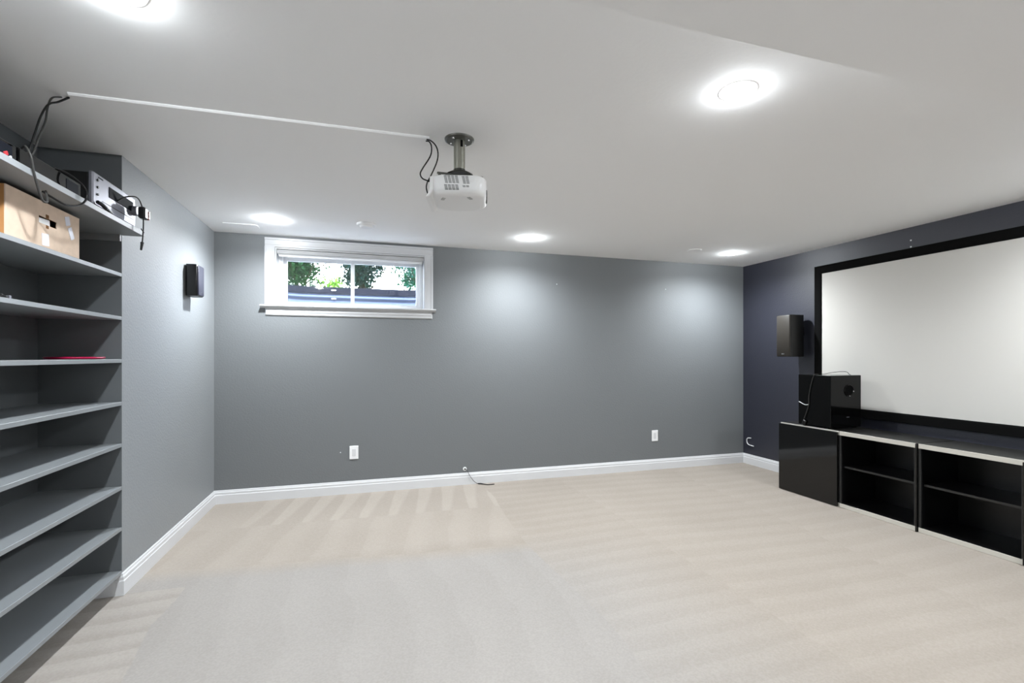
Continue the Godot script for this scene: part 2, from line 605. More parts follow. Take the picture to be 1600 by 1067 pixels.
func room() -> void:
	# floor with the carpet's texture laid out over the whole room
	var st := mb()
	span(st, Vector3(-0.6, -0.1, -0.3), Vector3(W + 0.2, -0.012, DEPTH + 0.2))
	var nx := 24
	var nz := 34
	st.set_smooth_group(0)
	for i in nx:
		for j in nz:
			var q := []
			for c in [[0, 0], [1, 0], [1, 1], [0, 1]]:
				var u := float(i + c[0]) / nx
				var v := float(j + c[1]) / nz
				q.append([Vector3(-0.4 + (W + 0.4) * u, 0, DEPTH * v), Vector2(u, v)])
			for k in [[0, 1, 2], [0, 2, 3]]:
				for n in k:
					st.set_uv(q[n][1])
					st.add_vertex(q[n][0])
	struct("floor", st, M.carpet, "pale beige carpet with vacuum strokes across the whole floor")
	# ceiling slab with the dropped soffit over the viewer
	st = mb()
	span(st, Vector3(-0.6, H, -0.3), Vector3(W + 0.2, H + 0.2, DEPTH + 0.2))
	var ceil := struct("ceiling", st, M.ceiling, "smooth white ceiling")
	st = mb()
	span(st, Vector3(0.0, 2.15, 3.855), Vector3(W, H + 0.01, 5.35))
	obj("soffit", st, M.ceiling, ceil)
	# back wall round the window opening
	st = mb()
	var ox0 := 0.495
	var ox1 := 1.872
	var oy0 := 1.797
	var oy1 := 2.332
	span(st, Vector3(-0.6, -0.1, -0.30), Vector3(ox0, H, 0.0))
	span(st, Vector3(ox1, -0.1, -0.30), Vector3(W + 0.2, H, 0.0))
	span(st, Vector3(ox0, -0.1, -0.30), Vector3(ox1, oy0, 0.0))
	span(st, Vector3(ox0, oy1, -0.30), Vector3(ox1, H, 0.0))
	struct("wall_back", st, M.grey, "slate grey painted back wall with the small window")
	# left wall with the shelf alcove
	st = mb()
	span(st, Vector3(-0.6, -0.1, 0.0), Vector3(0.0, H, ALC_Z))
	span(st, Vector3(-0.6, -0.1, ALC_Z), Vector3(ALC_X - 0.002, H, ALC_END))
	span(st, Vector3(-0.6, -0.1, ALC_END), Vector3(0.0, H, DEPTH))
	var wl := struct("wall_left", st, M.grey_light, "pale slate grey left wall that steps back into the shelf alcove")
	# shade of the alcove put into a darker grey on its sides and back
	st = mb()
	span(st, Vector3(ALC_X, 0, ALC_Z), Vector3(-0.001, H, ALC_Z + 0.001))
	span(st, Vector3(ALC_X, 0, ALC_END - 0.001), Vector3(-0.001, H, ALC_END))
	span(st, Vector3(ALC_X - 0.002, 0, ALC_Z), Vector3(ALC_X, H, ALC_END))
	var al := obj("alcove_shade_lining", st, M.alcove, wl)
	al.set_meta("label", "inside of the alcove with its shade put into a darker grey")
	st = mb()
	span(st, Vector3(W, -0.1, 0.0), Vector3(W + 0.2, H, DEPTH))
	struct("wall_right", st, M.navy, "navy blue wall behind the projection screen")
	st = mb()
	span(st, Vector3(-0.6, -0.1, DEPTH), Vector3(W + 0.2, H, DEPTH + 0.2))
	struct("wall_front", st, M.rear)
	# baseboards: flat face, stepped and chamfered top
	var prof := [Vector2(0, 0), Vector2(0.016, 0), Vector2(0.016, 0.078), Vector2(0.0125, 0.083), Vector2(0.0125, 0.100), Vector2(0.008, 0.108), Vector2(0.007, 0.116), Vector2(0.004, 0.1205), Vector2(0, 0.1205)]
	st = mb()
	extrude(st, prof, Vector3(0, 0, 0), Vector3(W, 0, 0), Vector3.BACK, Vector3.UP, 1.0, 1.0)
	struct("baseboard_back", st, M.trim)
	st = mb()
	extrude(st, prof, Vector3(0, 0, 0), Vector3(0, 0, ALC_Z), Vector3.RIGHT, Vector3.UP, 1.0, -1.0)
	extrude(st, prof, Vector3(0, 0, ALC_Z), Vector3(ALC_X, 0, ALC_Z), Vector3.BACK, Vector3.UP, -1.0, 1.0)
	extrude(st, prof, Vector3(ALC_X, 0, ALC_Z), Vector3(ALC_X, 0, ALC_END), Vector3.RIGHT, Vector3.UP, 1.0, 1.0)
	extrude(st, prof, Vector3(0, 0, ALC_END), Vector3(0, 0, DEPTH), Vector3.RIGHT, Vector3.UP, 0.0, 1.0)
	struct("baseboard_left", st, M.trim)
	st = mb()
	extrude(st, prof, Vector3(W, 0, 0), Vector3(W, 0, DEPTH), Vector3.LEFT, Vector3.UP, 1.0, 1.0)
	struct("baseboard_right", st, M.trim)


func window() -> void:
	var win := Node3D.new()
	win.name = "window_1"
	win.set_meta("kind", "structure")
	win.set_meta("label", "small white framed basement sliding window with two panes")
	add_child(win)
	# casing: a backband outside, a flat, a bead inside
	var cas := [Vector2(0, 0), Vector2(0.019, 0.0), Vector2(0.019, 0.016), Vector2(0.014, 0.020), Vector2(0.012, 0.060), Vector2(0.010, 0.066), Vector2(0.010, 0.082), Vector2(0, 0.082)]
	var x0 := 0.411
	var x1 := 1.948
	var yt := 2.416
	var ys := 1.797
	var st := mb()
	extrude(st, cas, Vector3(x0, yt, 0), Vector3(x1, yt, 0), Vector3.BACK, Vector3.DOWN)
	obj("head_casing", st, M.window_trim, win)
	st = mb()
	extrude(st, cas, Vector3(x0, ys, 0), Vector3(x0, yt - 0.082, 0), Vector3.BACK, Vector3.RIGHT)
	obj("side_casing", st, M.window_trim, win)
	st = mb()
	extrude(st, cas, Vector3(x1, ys, 0), Vector3(x1, yt - 0.082, 0), Vector3.BACK, Vector3.LEFT)
	obj("side_casing", st, M.window_trim, win)
	st = mb()
	var stool := [Vector2(-0.14, 0.0), Vector2(0.045, 0.0), Vector2(0.050, -0.005), Vector2(0.050, -0.012), Vector2(0.043, -0.020), Vector2(0.036, -0.024), Vector2(0.030, -0.030), Vector2(0.0, -0.030), Vector2(0.0, -0.022), Vector2(-0.14, -0.022)]
	extrude(st, stool.slice(0, 10), Vector3(0.376, ys, 0), Vector3(1.974, ys, 0), Vector3.BACK)
	obj("sill", st, M.window_trim, win)
	st = mb()
	var ap := [Vector2(0, 0), Vector2(0.020, 0), Vector2(0.020, -0.030), Vector2(0.014, -0.045), Vector2(0.012, -0.060), Vector2(0.006, -0.068), Vector2(0, -0.068)]
	extrude(st, ap, Vector3(0.411, ys - 0.0295, 0), Vector3(1.943, ys - 0.0295, 0), Vector3.BACK, Vector3.UP, 0.6, 0.6)
	obj("apron", st, M.window_trim, win)
	# jamb lining of the opening
	var a := 0.495
	var b := 1.872
	var top := 2.332
	for s in [[Vector3(a, ys, -0.30), Vector3(a + 0.012, top, 0.0)], [Vector3(b - 0.012, ys, -0.30), Vector3(b, top, 0.0)], [Vector3(a + 0.012, top - 0.012, -0.30), Vector3(b - 0.012, top, 0.0)]]:
		st = mb()
		span(st, s[0], s[1], 0.001)
		obj("jamb", st, M.window_trim, win)
	# vinyl frame: outer frame, a stop step, then the two sashes
	var g0 := 0.576
	var g1 := 1.795
	var gy0 := 1.846
	var gy1 := 2.242
	var zf := -0.125
	var fa := a + 0.012
	var fb := b - 0.012
	for s in [
		[Vector3(fa, ys, -0.22), Vector3(fa + 0.034, top - 0.012, zf)], [Vector3(fb - 0.034, ys, -0.22), Vector3(fb, top - 0.012, zf)],
		[Vector3(fa + 0.034, top - 0.055, -0.22), Vector3(fb - 0.034, top - 0.012, zf)], [Vector3(fa + 0.034, ys, -0.22), Vector3(fb - 0.034, ys + 0.026, zf)]]:
		st = mb()
		span(st, s[0], s[1], 0.003)
		obj("frame", st, M.vinyl, win)
	for k in 2:
		var l: float = [fa + 0.034, 1.160][k]
		var r: float = [1.186, fb - 0.034][k]
		var gl: float = [g0, 1.191][k]
		var gr: float = [1.155, g1][k]
		var zb := -0.175 if k == 0 else -0.150
		var sash := mb()
		span(sash, Vector3(l, ys + 0.026, zb - 0.022), Vector3(gl, top - 0.055, zb + 0.006), 0.002)
		span(sash, Vector3(gr, ys + 0.026, zb - 0.022), Vector3(r, top - 0.055, zb + 0.006), 0.002)
		span(sash, Vector3(gl, ys + 0.026, zb - 0.022), Vector3(gr, gy0, zb + 0.006), 0.002)
		span(sash, Vector3(gl, gy1, zb - 0.022), Vector3(gr, top - 0.055, zb + 0.006), 0.002)
		var so := obj("sash", sash, M.vinyl, win)
		st = mb()
		span(st, Vector3(gl - 0.004, gy0 - 0.004, zb - 0.010), Vector3(gr + 0.004, gy1 + 0.004, zb - 0.006))
		obj("pane", st, M.glass, so)
	# roller blind drawn right up
	var rb := thing("roller_blind", "white roller blind drawn up under the head of the small window", "blind", Vector3((a + b) / 2.0, 2.268, -0.045))
	st = mb()
	var hx := (b - a) / 2.0 - 0.014
	var shape := [Vector2(-0.03, 0.050), Vector2(0.030, 0.050), Vector2(0.036, 0.044), Vector2(0.036, 0.018), Vector2(0.030, 0.010), Vector2(-0.03, 0.010)]
	extrude(st, shape, Vector3(-hx, 0, 0), Vector3(hx, 0, 0), Vector3.BACK)
	obj("cassette", st, M.blind, rb)
	st = mb()
	lathe(st, [Vector2(0.0, -hx + 0.01), Vector2(0.022, -hx + 0.01), Vector2(0.022, hx - 0.01), Vector2(0.0, hx - 0.01)], Transform3D(Basis(Vector3.BACK, PI / 2.0), Vector3(0, 0.018, -0.004)), 20, false)
	obj("fabric_roll", st, M.white, rb)
	st = mb()
	bx(st, Vector3(0, -0.008, 0.016), Vector3(2.0 * hx - 0.03, 0.012, 0.010), 0.003)
	obj("bottom_bar", st, M.white, rb)


func outdoors() -> void:
	# corrugated steel window well: a U in plan
	var plan := []
	var l := 0.30
	var r := 2.10
	var zb := -1.20
	var cr := 0.36
	plan.append([Vector2(l, -0.29), Vector2(-1, 0)])
	for k in 9:
		var a := PI + PI / 2.0 * k / 8.0
		plan.append([Vector2(l + cr + cr * cos(a), zb + cr + cr * sin(a)), Vector2(cos(a), sin(a))])
	for k in 9:
		var a := -PI / 2.0 + PI / 2.0 * k / 8.0
		plan.append([Vector2(r - cr + cr * cos(a), zb + cr + cr * sin(a)), Vector2(cos(a), sin(a))])
	plan.append([Vector2(r, -0.29), Vector2(1, 0)])
	var t := thing("window_well", "corrugated galvanised steel window well outside the small window", "window well")
	var st := mb()
	st.set_smooth_group(0)
	var rows := 84
	var y0 := 1.50
	var y1 := 2.075
	for i in plan.size() - 1:
		for j in rows:
			var q := []
			for c in [[i, j], [i + 1, j], [i + 1, j + 1], [i, j + 1]]:
				var y := lerpf(y0, y1, float(c[1]) / rows)
				var bump := 0.012 * sin(TAU * (y1 - y) / 0.082 + 0.8)
				var p: Vector2 = plan[c[0]][0] + plan[c[0]][1] * bump
				q.append(Vector3(p.x, y, p.y))
			var n: Vector2 = plan[i][1] + plan[i + 1][1]
			face(st, q, Vector3(-n.x, 0, -n.y))
	obj("corrugated_wall", st, M.galvanised, t)
	st = mb()
	st.set_smooth_group(-1)
	for i in plan.size() - 1:
		var a: Vector2 = plan[i][0] - plan[i][1] * 0.012
		var b: Vector2 = plan[i + 1][0] - plan[i + 1][1] * 0.012
		var a2: Vector2 = plan[i][0] + plan[i][1] * 0.02
		var b2: Vector2 = plan[i + 1][0] + plan[i + 1][1] * 0.02
		var n: Vector2 = plan[i][1] + plan[i + 1][1]
		face(st, [Vector3(a.x, y1 - 0.005, a.y), Vector3(b.x, y1 - 0.005, b.y), Vector3(b.x, y1 + 0.068, b.y), Vector3(a.x, y1 + 0.068, a.y)], Vector3(-n.x, 0, -n.y))
		face(st, [Vector3(a.x, y1 + 0.068, a.y), Vector3(b.x, y1 + 0.068, b.y), Vector3(b2.x, y1 + 0.068, b2.y), Vector3(a2.x, y1 + 0.068, a2.y)], Vector3.UP)
		face(st, [Vector3(a2.x, y1 - 0.005, a2.y), Vector3(b2.x, y1 - 0.005, b2.y), Vector3(b2.x, y1 + 0.068, b2.y), Vector3(a2.x, y1 + 0.068, a2.y)], Vector3(n.x, 0, n.y))
		face(st, [Vector3(a.x, y1 - 0.005, a.y), Vector3(b.x, y1 - 0.005, b.y), Vector3(b2.x, y1 - 0.005, b2.y), Vector3(a2.x, y1 - 0.005, a2.y)], Vector3.DOWN)
	obj("rim", st, M.rim, t)
	for p in [Vector3(0.935, 2.105, -1.183), Vector3(0.935, 2.005, -1.183)]:  # two small white dashes on the well wall
		st = mb()
		bx(st, p, Vector3(0.052, 0.014, 0.012), 0.003)
		obj("white_dash", st, M.white, t)
	st = mb()
	span(st, Vector3(0.25, 1.40, -1.30), Vector3(2.15, 1.505, -0.30))
	obj("gravel_bed", st, M.gravel, t)
	# lawn round the well at the height of the rim
	st = mb()
	span(st, Vector3(-14, 1.9, -40), Vector3(18, 2.10, -1.24))
	span(st, Vector3(-14, 1.9, -1.24), Vector3(0.26, 2.10, -0.31))
	span(st, Vector3(2.14, 1.9, -1.24), Vector3(18, 2.10, -0.31))
	var g := struct("lawn", st, M.lawn, "grass outside at the height of the well rim")
	g.set_meta("category", "lawn")
	tree("garden_tree", "dark green bushy tree seen through the left half of the left window pane", "tree", Vector3(0.02, 2.09, -5.0), Vector3(0, 1.22, 0), Vector3(0.72, 0.72, 0.5), 7000, 0.042, M.leaf[0], 60)
	tree("garden_tree", "dark blue green tree standing behind the middle bar of the window", "tree", Vector3(1.24, 2.09, -5.1), Vector3(0, 1.12, 0), Vector3(0.46, 0.74, 0.42), 5000, 0.042, M.leaf[1], 50)
	tree("garden_tree", "lighter blue green tree at the right end of the window view", "tree", Vector3(2.48, 2.09, -5.0), Vector3(0, 1.18, 0), Vector3(0.70, 0.70, 0.45), 5000, 0.042, M.leaf[2], 44)
	tree("garden_shrub", "pale lime green low shrub between two dark trees outside", "shrub", Vector3(0.42, 2.09, -8.0), Vector3(0, 0.82, 0), Vector3(0.42, 0.46, 0.4), 1500, 0.045, M.leaf[3], 16)
	# a few bare twigs just behind the rim
	t = thing("bare_twigs", "small clump of bare twigs just above the dark rim of the window well", "twigs", Vector3(0.76, 2.09, -2.6))
	for k in 6:
		st = mb()
		var s := (k - 2.5) * 0.055
		tube(st, smooth_path([Vector3(s * 0.25, 0, 0), Vector3(s * 0.7, 0.16, 0.02), Vector3(s * 1.5, 0.25 + 0.03 * (k % 3), 0.02 * k)], 3), 0.006, 5, 0.003)
		obj("twig", st, M.bark, t)


func lamps() -> void:
	downlight(0.565, 0.564, "lit recessed ceiling light nearest the left wall, above the small window's left end")
	downlight(2.785, 0.600, "lit recessed ceiling light right of the small window, midway along the back wall")
	downlight(5.094, 0.600, "lit recessed ceiling light in the far corner beside the navy wall")
	downlight(2.792, 3.232, "largest looking lit recessed ceiling light, beside the edge of the dropped soffit")
	downlight(0.575, 3.140, "lit recessed ceiling light at the top left, above the shelf alcove")
	downlight(5.094, 3.42, "lit recessed ceiling light beyond the right edge of the view, above the screen")
	for k in 3:  # unseen lights added behind the viewpoint to fill the room
		downlight([0.575, 2.79, 5.094][k], 7.2, ["added unseen fill light in the ceiling behind the viewpoint, nearest the left wall", "added unseen fill light in the ceiling behind the viewpoint, midway across the room", "added unseen fill light in the ceiling behind the viewpoint, nearest the navy wall"][k])


func shelving() -> void:
	var t := thing("built_in_shelving", "grey painted built-in shelving of nine boards filling the alcove in the left wall", "shelving", Vector3(0, 0, ALC_Z))
	var len := ALC_END - ALC_Z
	for y in [1.785, 1.545, 1.308, 1.071, 0.840, 0.602, 0.375, 0.133]:
		var st := mb()
		span(st, Vector3(ALC_X, y - 0.020, 0.001), Vector3(0.0, y, len - 0.001), 0.001)
		obj("shelf", st, M.shelf, t)
	var st := mb()
	span(st, Vector3(ALC_X, 1.997, -0.008), Vector3(0.105, 2.022, len), 0.001)
	var top := obj("shelf", st, M.shelf, t)
	top.set_meta("label", "deeper top shelf that juts out past the wall")
	st = mb()
	span(st, Vector3(ALC_X, 1.961, 0.001), Vector3(-0.002, 1.997, 0.019), 0.001)
	obj("cleat", st, M.shelf, t)


func plug_tip(st: SurfaceTool, at: Vector3, d: Vector3, r: float, l: float) -> void:
	tube(st, [at, at + d * l * 0.3, at + d * l], r, 8, r * 0.6)


func shelf_items() -> void:
	var ty := 2.022
	# silver receiver; front faces +x
	var t := thing("receiver", "silver fronted audio receiver with a dark display at the end of the top shelf", "receiver", Vector3(0.075, ty, 1.945))
	var st := mb()
	bx(st, Vector3(-0.190, 0.093, 0), Vector3(0.335, 0.146, 0.425), 0.003)
	obj("case", st, M.matt_black, t)
	st = mb()
	bx(st, Vector3(-0.011, 0.094, 0), Vector3(0.022, 0.158, 0.435), 0.006)
	var fp := obj("front_panel", st, M.silver, t)
	st = mb()
	bx(st, Vector3(0.0005, 0.118, -0.055), Vector3(0.004, 0.052, 0.255), 0.001)
	obj("display_window", st, M.display, fp)
	for s in [-0.16, 0.16]:
		for x in [-0.05, -0.32]:
			st = mb()
			lathe(st, [Vector2(0, 0), Vector2(0.022, 0), Vector2(0.024, 0.020), Vector2(0, 0.020)], Transform3D(Basis.IDENTITY, Vector3(x, 0, s)), 16)
			obj("foot", st, M.matt_black, t)
	st = mb()
	lathe(st, [Vector2(0.026, 0.0), Vector2(0.026, 0.018), Vector2(0.022, 0.022), Vector2(0, 0.022)], Transform3D(Basis(Vector3.BACK, -PI / 2.0), Vector3(0.0, 0.10, -0.188)), 24)
	obj("volume_knob", st, M.silver, fp)
	for k in 4:
		st = mb()
		lathe(st, [Vector2(0.006, 0), Vector2(0.006, 0.004), Vector2(0, 0.004)], Transform3D(Basis(Vector3.BACK, -PI / 2.0), Vector3(0.0, 0.140 - 0.034 * k, 0.178)), 12)
		obj("button", st, M.edge_grey, fp)
	st = mb()
	bx(st, Vector3(0.0, 0.052, -0.03), Vector3(0.003, 0.004, 0.33), 0.001)
	obj("seam", st, M.edge_grey, fp)
	st = mb()
	bx(st, Vector3(0.0, 0.156, 0.150), Vector3(0.002, 0.006, 0.045), 0.0005)
	obj("badge", st, M.display, fp)
	# small black adaptor lying at the receiver's lower left
	t = thing("cable_adaptor", "short black cable adaptor lying against the silver front of the receiver", "adaptor", Vector3(0.085, ty, 2.10))
	st = mb()
	tube(st, smooth_path([Vector3(0, 0.030, 0.045), Vector3(0.006, 0.026, 0.015), Vector3(0.010, 0.010, -0.03), Vector3(0.008, 0.009, -0.06)], 5), 0.009, 8)
	obj("body", st, M.soft_black, t)
	st = mb()
	lathe(st, [Vector2(0, 0), Vector2(0.008, 0), Vector2(0.008, 0.012), Vector2(0, 0.012)], Transform3D(Basis(Vector3.RIGHT, PI / 2.0), Vector3(0.009, 0.016, -0.02)), 12)
	obj("metal_tip", st, M.chrome, t)
	# power adaptor hanging from its cord over the front of the receiver
	t = thing("power_adapter", "small brown and black power adaptor hanging on a cord before the silver receiver", "adaptor", Vector3(0.128, 2.10, 1.775))
	st = mb()
	bx(st, Vector3(0, 0.008, 0), Vector3(0.034, 0.064, 0.046), 0.007)
	obj("body", st, M.soft_black, t)
	st = mb()
	bx(st, Vector3(0.005, 0.004, -0.030), Vector3(0.030, 0.050, 0.022), 0.005)
	obj("cap", st, M.adapter, t)
	st = mb()
	tube(st, smooth_path([Vector3(-0.046, 0.02, 0.17), Vector3(-0.030, 0.052, 0.13), Vector3(-0.006, 0.072, 0.085), Vector3(0.0, 0.066, 0.045), Vector3(0, 0.040, 0.012)], 6), 0.0032, 7)
	obj("cord", st, M.cord, t)
	st = mb()
	tube(st, smooth_path([Vector3(0, -0.022, -0.004), Vector3(0.001, -0.08, 0.0), Vector3(0.0, -0.135, 0.006), Vector3(0.0, -0.165, 0.012)], 5), 0.0034, 7)
	obj("cord", st, M.cord, t)
	st = mb()
	plug_tip(st, Vector3(0, -0.155, 0.010), Vector3(0, -0.94, 0.32).normalized(), 0.009, 0.045)
	obj("plug", st, M.soft_black, t)
	st = mb()
	tube(st, [Vector3(-0.002, -0.082, 0.018), Vector3(0.0, -0.092, 0.0), Vector3(0.002, -0.098, -0.006)], 0.003, 6)
	obj("cord_tie", st, M.cord, t)
	# two low black boxes to the left of the receiver
	for k in 2:
		t = thing("media_player", ["slim black media player on the top shelf left of the silver receiver", "low black device at the left edge of the view on the top shelf"][k], "media player", Vector3(0.070, ty, [2.455, 2.875][k]))
		st = mb()
		var hh: float = [0.072, 0.066][k]
		bx(st, Vector3(-0.14, hh / 2.0 + 0.006, 0), Vector3(0.26, hh, 0.40), 0.003)
		obj("case", st, M.matt_black, t)
		st = mb()
		bx(st, Vector3(-0.005, hh / 2.0 + 0.006, 0), Vector3(0.012, hh - 0.004, 0.402), 0.003)
		var mp := obj("front_panel", st, M.gloss_black, t)
		st = mb()
		bx(st, Vector3(0.0015, hh / 2.0 + 0.006, -0.135), Vector3(0.002, 0.042, 0.09), 0.0005)
		obj("display_window", st, M.display, mp)
		for s in [-0.16, 0.16]:
			st = mb()
			bx(st, Vector3(-0.05, 0.003, s), Vector3(0.02, 0.006, 0.02))
			obj("foot", st, M.matt_black, t)
			st = mb()
			bx(st, Vector3(-0.24, 0.003, s), Vector3(0.02, 0.006, 0.02))
			obj("foot", st, M.matt_black, t)
	t = thing("red_tag", "tiny red and white tag at the left edge above the top shelf", "tag", Vector3(0.088, ty, 2.755))
	st = mb()
	bx(st, Vector3(0.0, 0.014, 0), Vector3(0.004, 0.014, 0.020), 0.001, Basis(Vector3.RIGHT, 0.5))
	obj("red_part", st, M.tag_red, t)
	st = mb()
	bx(st, Vector3(0.0, 0.008, -0.022), Vector3(0.004, 0.010, 0.014), 0.001, Basis(Vector3.RIGHT, 0.5))
	obj("white_part", st, M.tape, t)
	# cable that loops over the front of the top shelf
	st = mb()
	tube(st, smooth_path([Vector3(0.06, 2.106, 2.62), Vector3(0.095, 2.098, 2.665), Vector3(0.116, 2.06, 2.675), Vector3(0.113, 2.013, 2.655), Vector3(0.110, 1.948, 2.617), Vector3(0.108, 1.922, 2.59), Vector3(0.106, 1.928, 2.562), Vector3(0.09, 1.962, 2.535), Vector3(0.07, 1.985, 2.50)], 6), 0.0042, 8)
	tag(obj("cable", st, M.grey_cord), "grey cable hanging in a narrow loop from the top shelf above the cardboard box", "cable")
	st = mb()
	tube(st, smooth_path([Vector3(0.075, 1.975, 2.53), Vector3(0.104, 1.952, 2.47), Vector3(0.110, 1.955, 2.42), Vector3(0.112, 1.981, 2.345), Vector3(0.116, 2.02, 2.308), Vector3(0.116, 2.055, 2.312), Vector3(0.108, 2.080, 2.35), Vector3(0.07, 2.106, 2.40), Vector3(0.0, 2.110, 2.44)], 6), 0.0042, 8)
	tag(obj("cable", st, M.cord), "black cable curving round the shelf edge between media player and receiver", "cable")
	# two thin cables from the shelf up to the raceway on the ceiling
	st = mb()
	tube(st, smooth_path([Vector3(0.075, 2.437, 2.352), Vector3(0.05, 2.40, 2.38), Vector3(0.04, 2.365, 2.425), Vector3(0.04, 2.29, 2.475), Vector3(0.04, 2.195, 2.515), Vector3(0.035, 2.115, 2.545), Vector3(0.0, 2.106, 2.56)], 6), 0.0040, 8)
	tag(obj("cable", st, M.cord), "thin black cable bowing left between the ceiling raceway and the top shelf", "cable")
	st = mb()
	tube(st, smooth_path([Vector3(0.045, 2.437, 2.345), Vector3(0.04, 2.405, 2.40), Vector3(0.04, 2.35, 2.43), Vector3(0.04, 2.284, 2.445), Vector3(0.04, 2.201, 2.488), Vector3(0.038, 2.115, 2.525), Vector3(0.0, 2.106, 2.53)], 6), 0.0036, 8)
	tag(obj("cable", st, M.grey_cord), "thin grey cable bowing right between the ceiling raceway and the top shelf", "cable")
	# cardboard box on the shelf below
	t = thing("cardboard_box", "plain tan cardboard box with a cut-out handle on the second shelf from the top", "box", Vector3(-0.006, 1.785, 2.347))
	st = mb()
	var hw := 0.245
	var hgt := 0.192
	var dd := 0.30
	# front with the handle hole cut through: frame of four slabs and a cross-shaped hole
	var hz0 := -0.072
	var hz1 := 0.050
	var hy0 := 0.098
	var hy1 := 0.128
	bx(st, Vector3(-0.002, hy0 / 2.0 + 0.0005, 0), Vector3(0.004, hy0 - 0.001, hw * 2.0))
	bx(st, Vector3(-0.002, (hgt + hy1) / 2.0, 0), Vector3(0.004, hgt - hy1, hw * 2.0))
	bx(st, Vector3(-0.002, (hy0 + hy1) / 2.0, (hz0 - hw) / 2.0), Vector3(0.004, hy1 - hy0, hw + hz0))
	bx(st, Vector3(-0.002, (hy0 + hy1) / 2.0, (hz1 + hw) / 2.0), Vector3(0.004, hy1 - hy0, hw - hz1))
	obj("front_wall", st, M.card, t)
	st = mb()
	bx(st, Vector3(-dd + 0.002, hgt / 2.0, 0), Vector3(0.004, hgt, hw * 2.0))
	obj("back_wall", st, M.card, t)
	for s in [-1.0, 1.0]:
		st = mb()
		bx(st, Vector3(-dd / 2.0 - 0.001, hgt / 2.0, s * (hw - 0.002)), Vector3(dd - 0.006, hgt, 0.004))
		obj("end_wall", st, M.card_side, t)
	st = mb()
	bx(st, Vector3(-dd / 2.0, hgt - 0.002, 0), Vector3(dd - 0.008, 0.004, hw * 2.0 - 0.008))
	bx(st, Vector3(-dd / 2.0, 0.002, 0), Vector3(dd - 0.008, 0.004, hw * 2.0 - 0.008))
	obj("flap", st, M.card_dark, t)
	st = mb()
	bx(st, Vector3(-0.010, 0.109, 0.004), Vector3(0.003, 0.030, 0.088), 0.001, Basis(Vector3.RIGHT, 0.06))
	var hf := obj("handle_flap", st, M.white, t)
	hf.set_meta("label", "white flap behind the handle hole")
	st = mb()
	bx(st, Vector3(0.0004, 0.135, -0.005), Vector3(0.0012, 0.016, 0.020), 0.0003)
	obj("handle_notch", st, M.card_dark, t)
	st = mb()
	bx(st, Vector3(0.0004, 0.091, -0.005), Vector3(0.0012, 0.014, 0.018), 0.0003)
	obj("handle_notch", st, M.card_dark, t)
	for p in [[0.155, -0.150, 0.040, 0.036, 0.3], [0.105, -0.178, 0.055, 0.030, 0.5], [0.034, 0.008, 0.050, 0.046, 0.1]]:
		st = mb()
		bx(st, Vector3(0.0008, p[0], p[1]), Vector3(0.0012, p[2], p[3]), 0.0003, Basis(Vector3.RIGHT, p[4]))
		obj("tape", st, M.tape, t)
	# flat red dish
	t = thing("red_disc", "flat glossy red disc lying on the shelf just below eye level", "disc", Vector3(-0.135, 1.308, 1.865))
	st = mb()
	lathe(st, [Vector2(0, 0), Vector2(0.100, 0), Vector2(0.117, 0.003), Vector2(0.122, 0.009), Vector2(0.117, 0.013), Vector2(0.104, 0.010), Vector2(0, 0.008)], Transform3D.IDENTITY, 48, true)
	obj("disc", st, M.red, t)
	# small dark cord scrap on the third shelf
	t = thing("cord_scrap", "small dark tangle of cord near the left edge on the third shelf from the top", "cord", Vector3(-0.03, 1.545, 2.555))
	st = mb()
	tube(st, smooth_path([Vector3(0.0, 0.006, -0.01), Vector3(0.015, 0.006, 0.03), Vector3(-0.02, 0.008, 0.06), Vector3(0.01, 0.012, 0.03), Vector3(-0.01, 0.010, 0.08), Vector3(0.008, 0.006, 0.11)], 5), 0.005, 7)
	obj("cord", st, M.cord, t)
	st = mb()
	bx(st, Vector3(0.004, 0.008, -0.018), Vector3(0.012, 0.014, 0.012), 0.002)
	obj("metal_tip", st, M.silver, t)


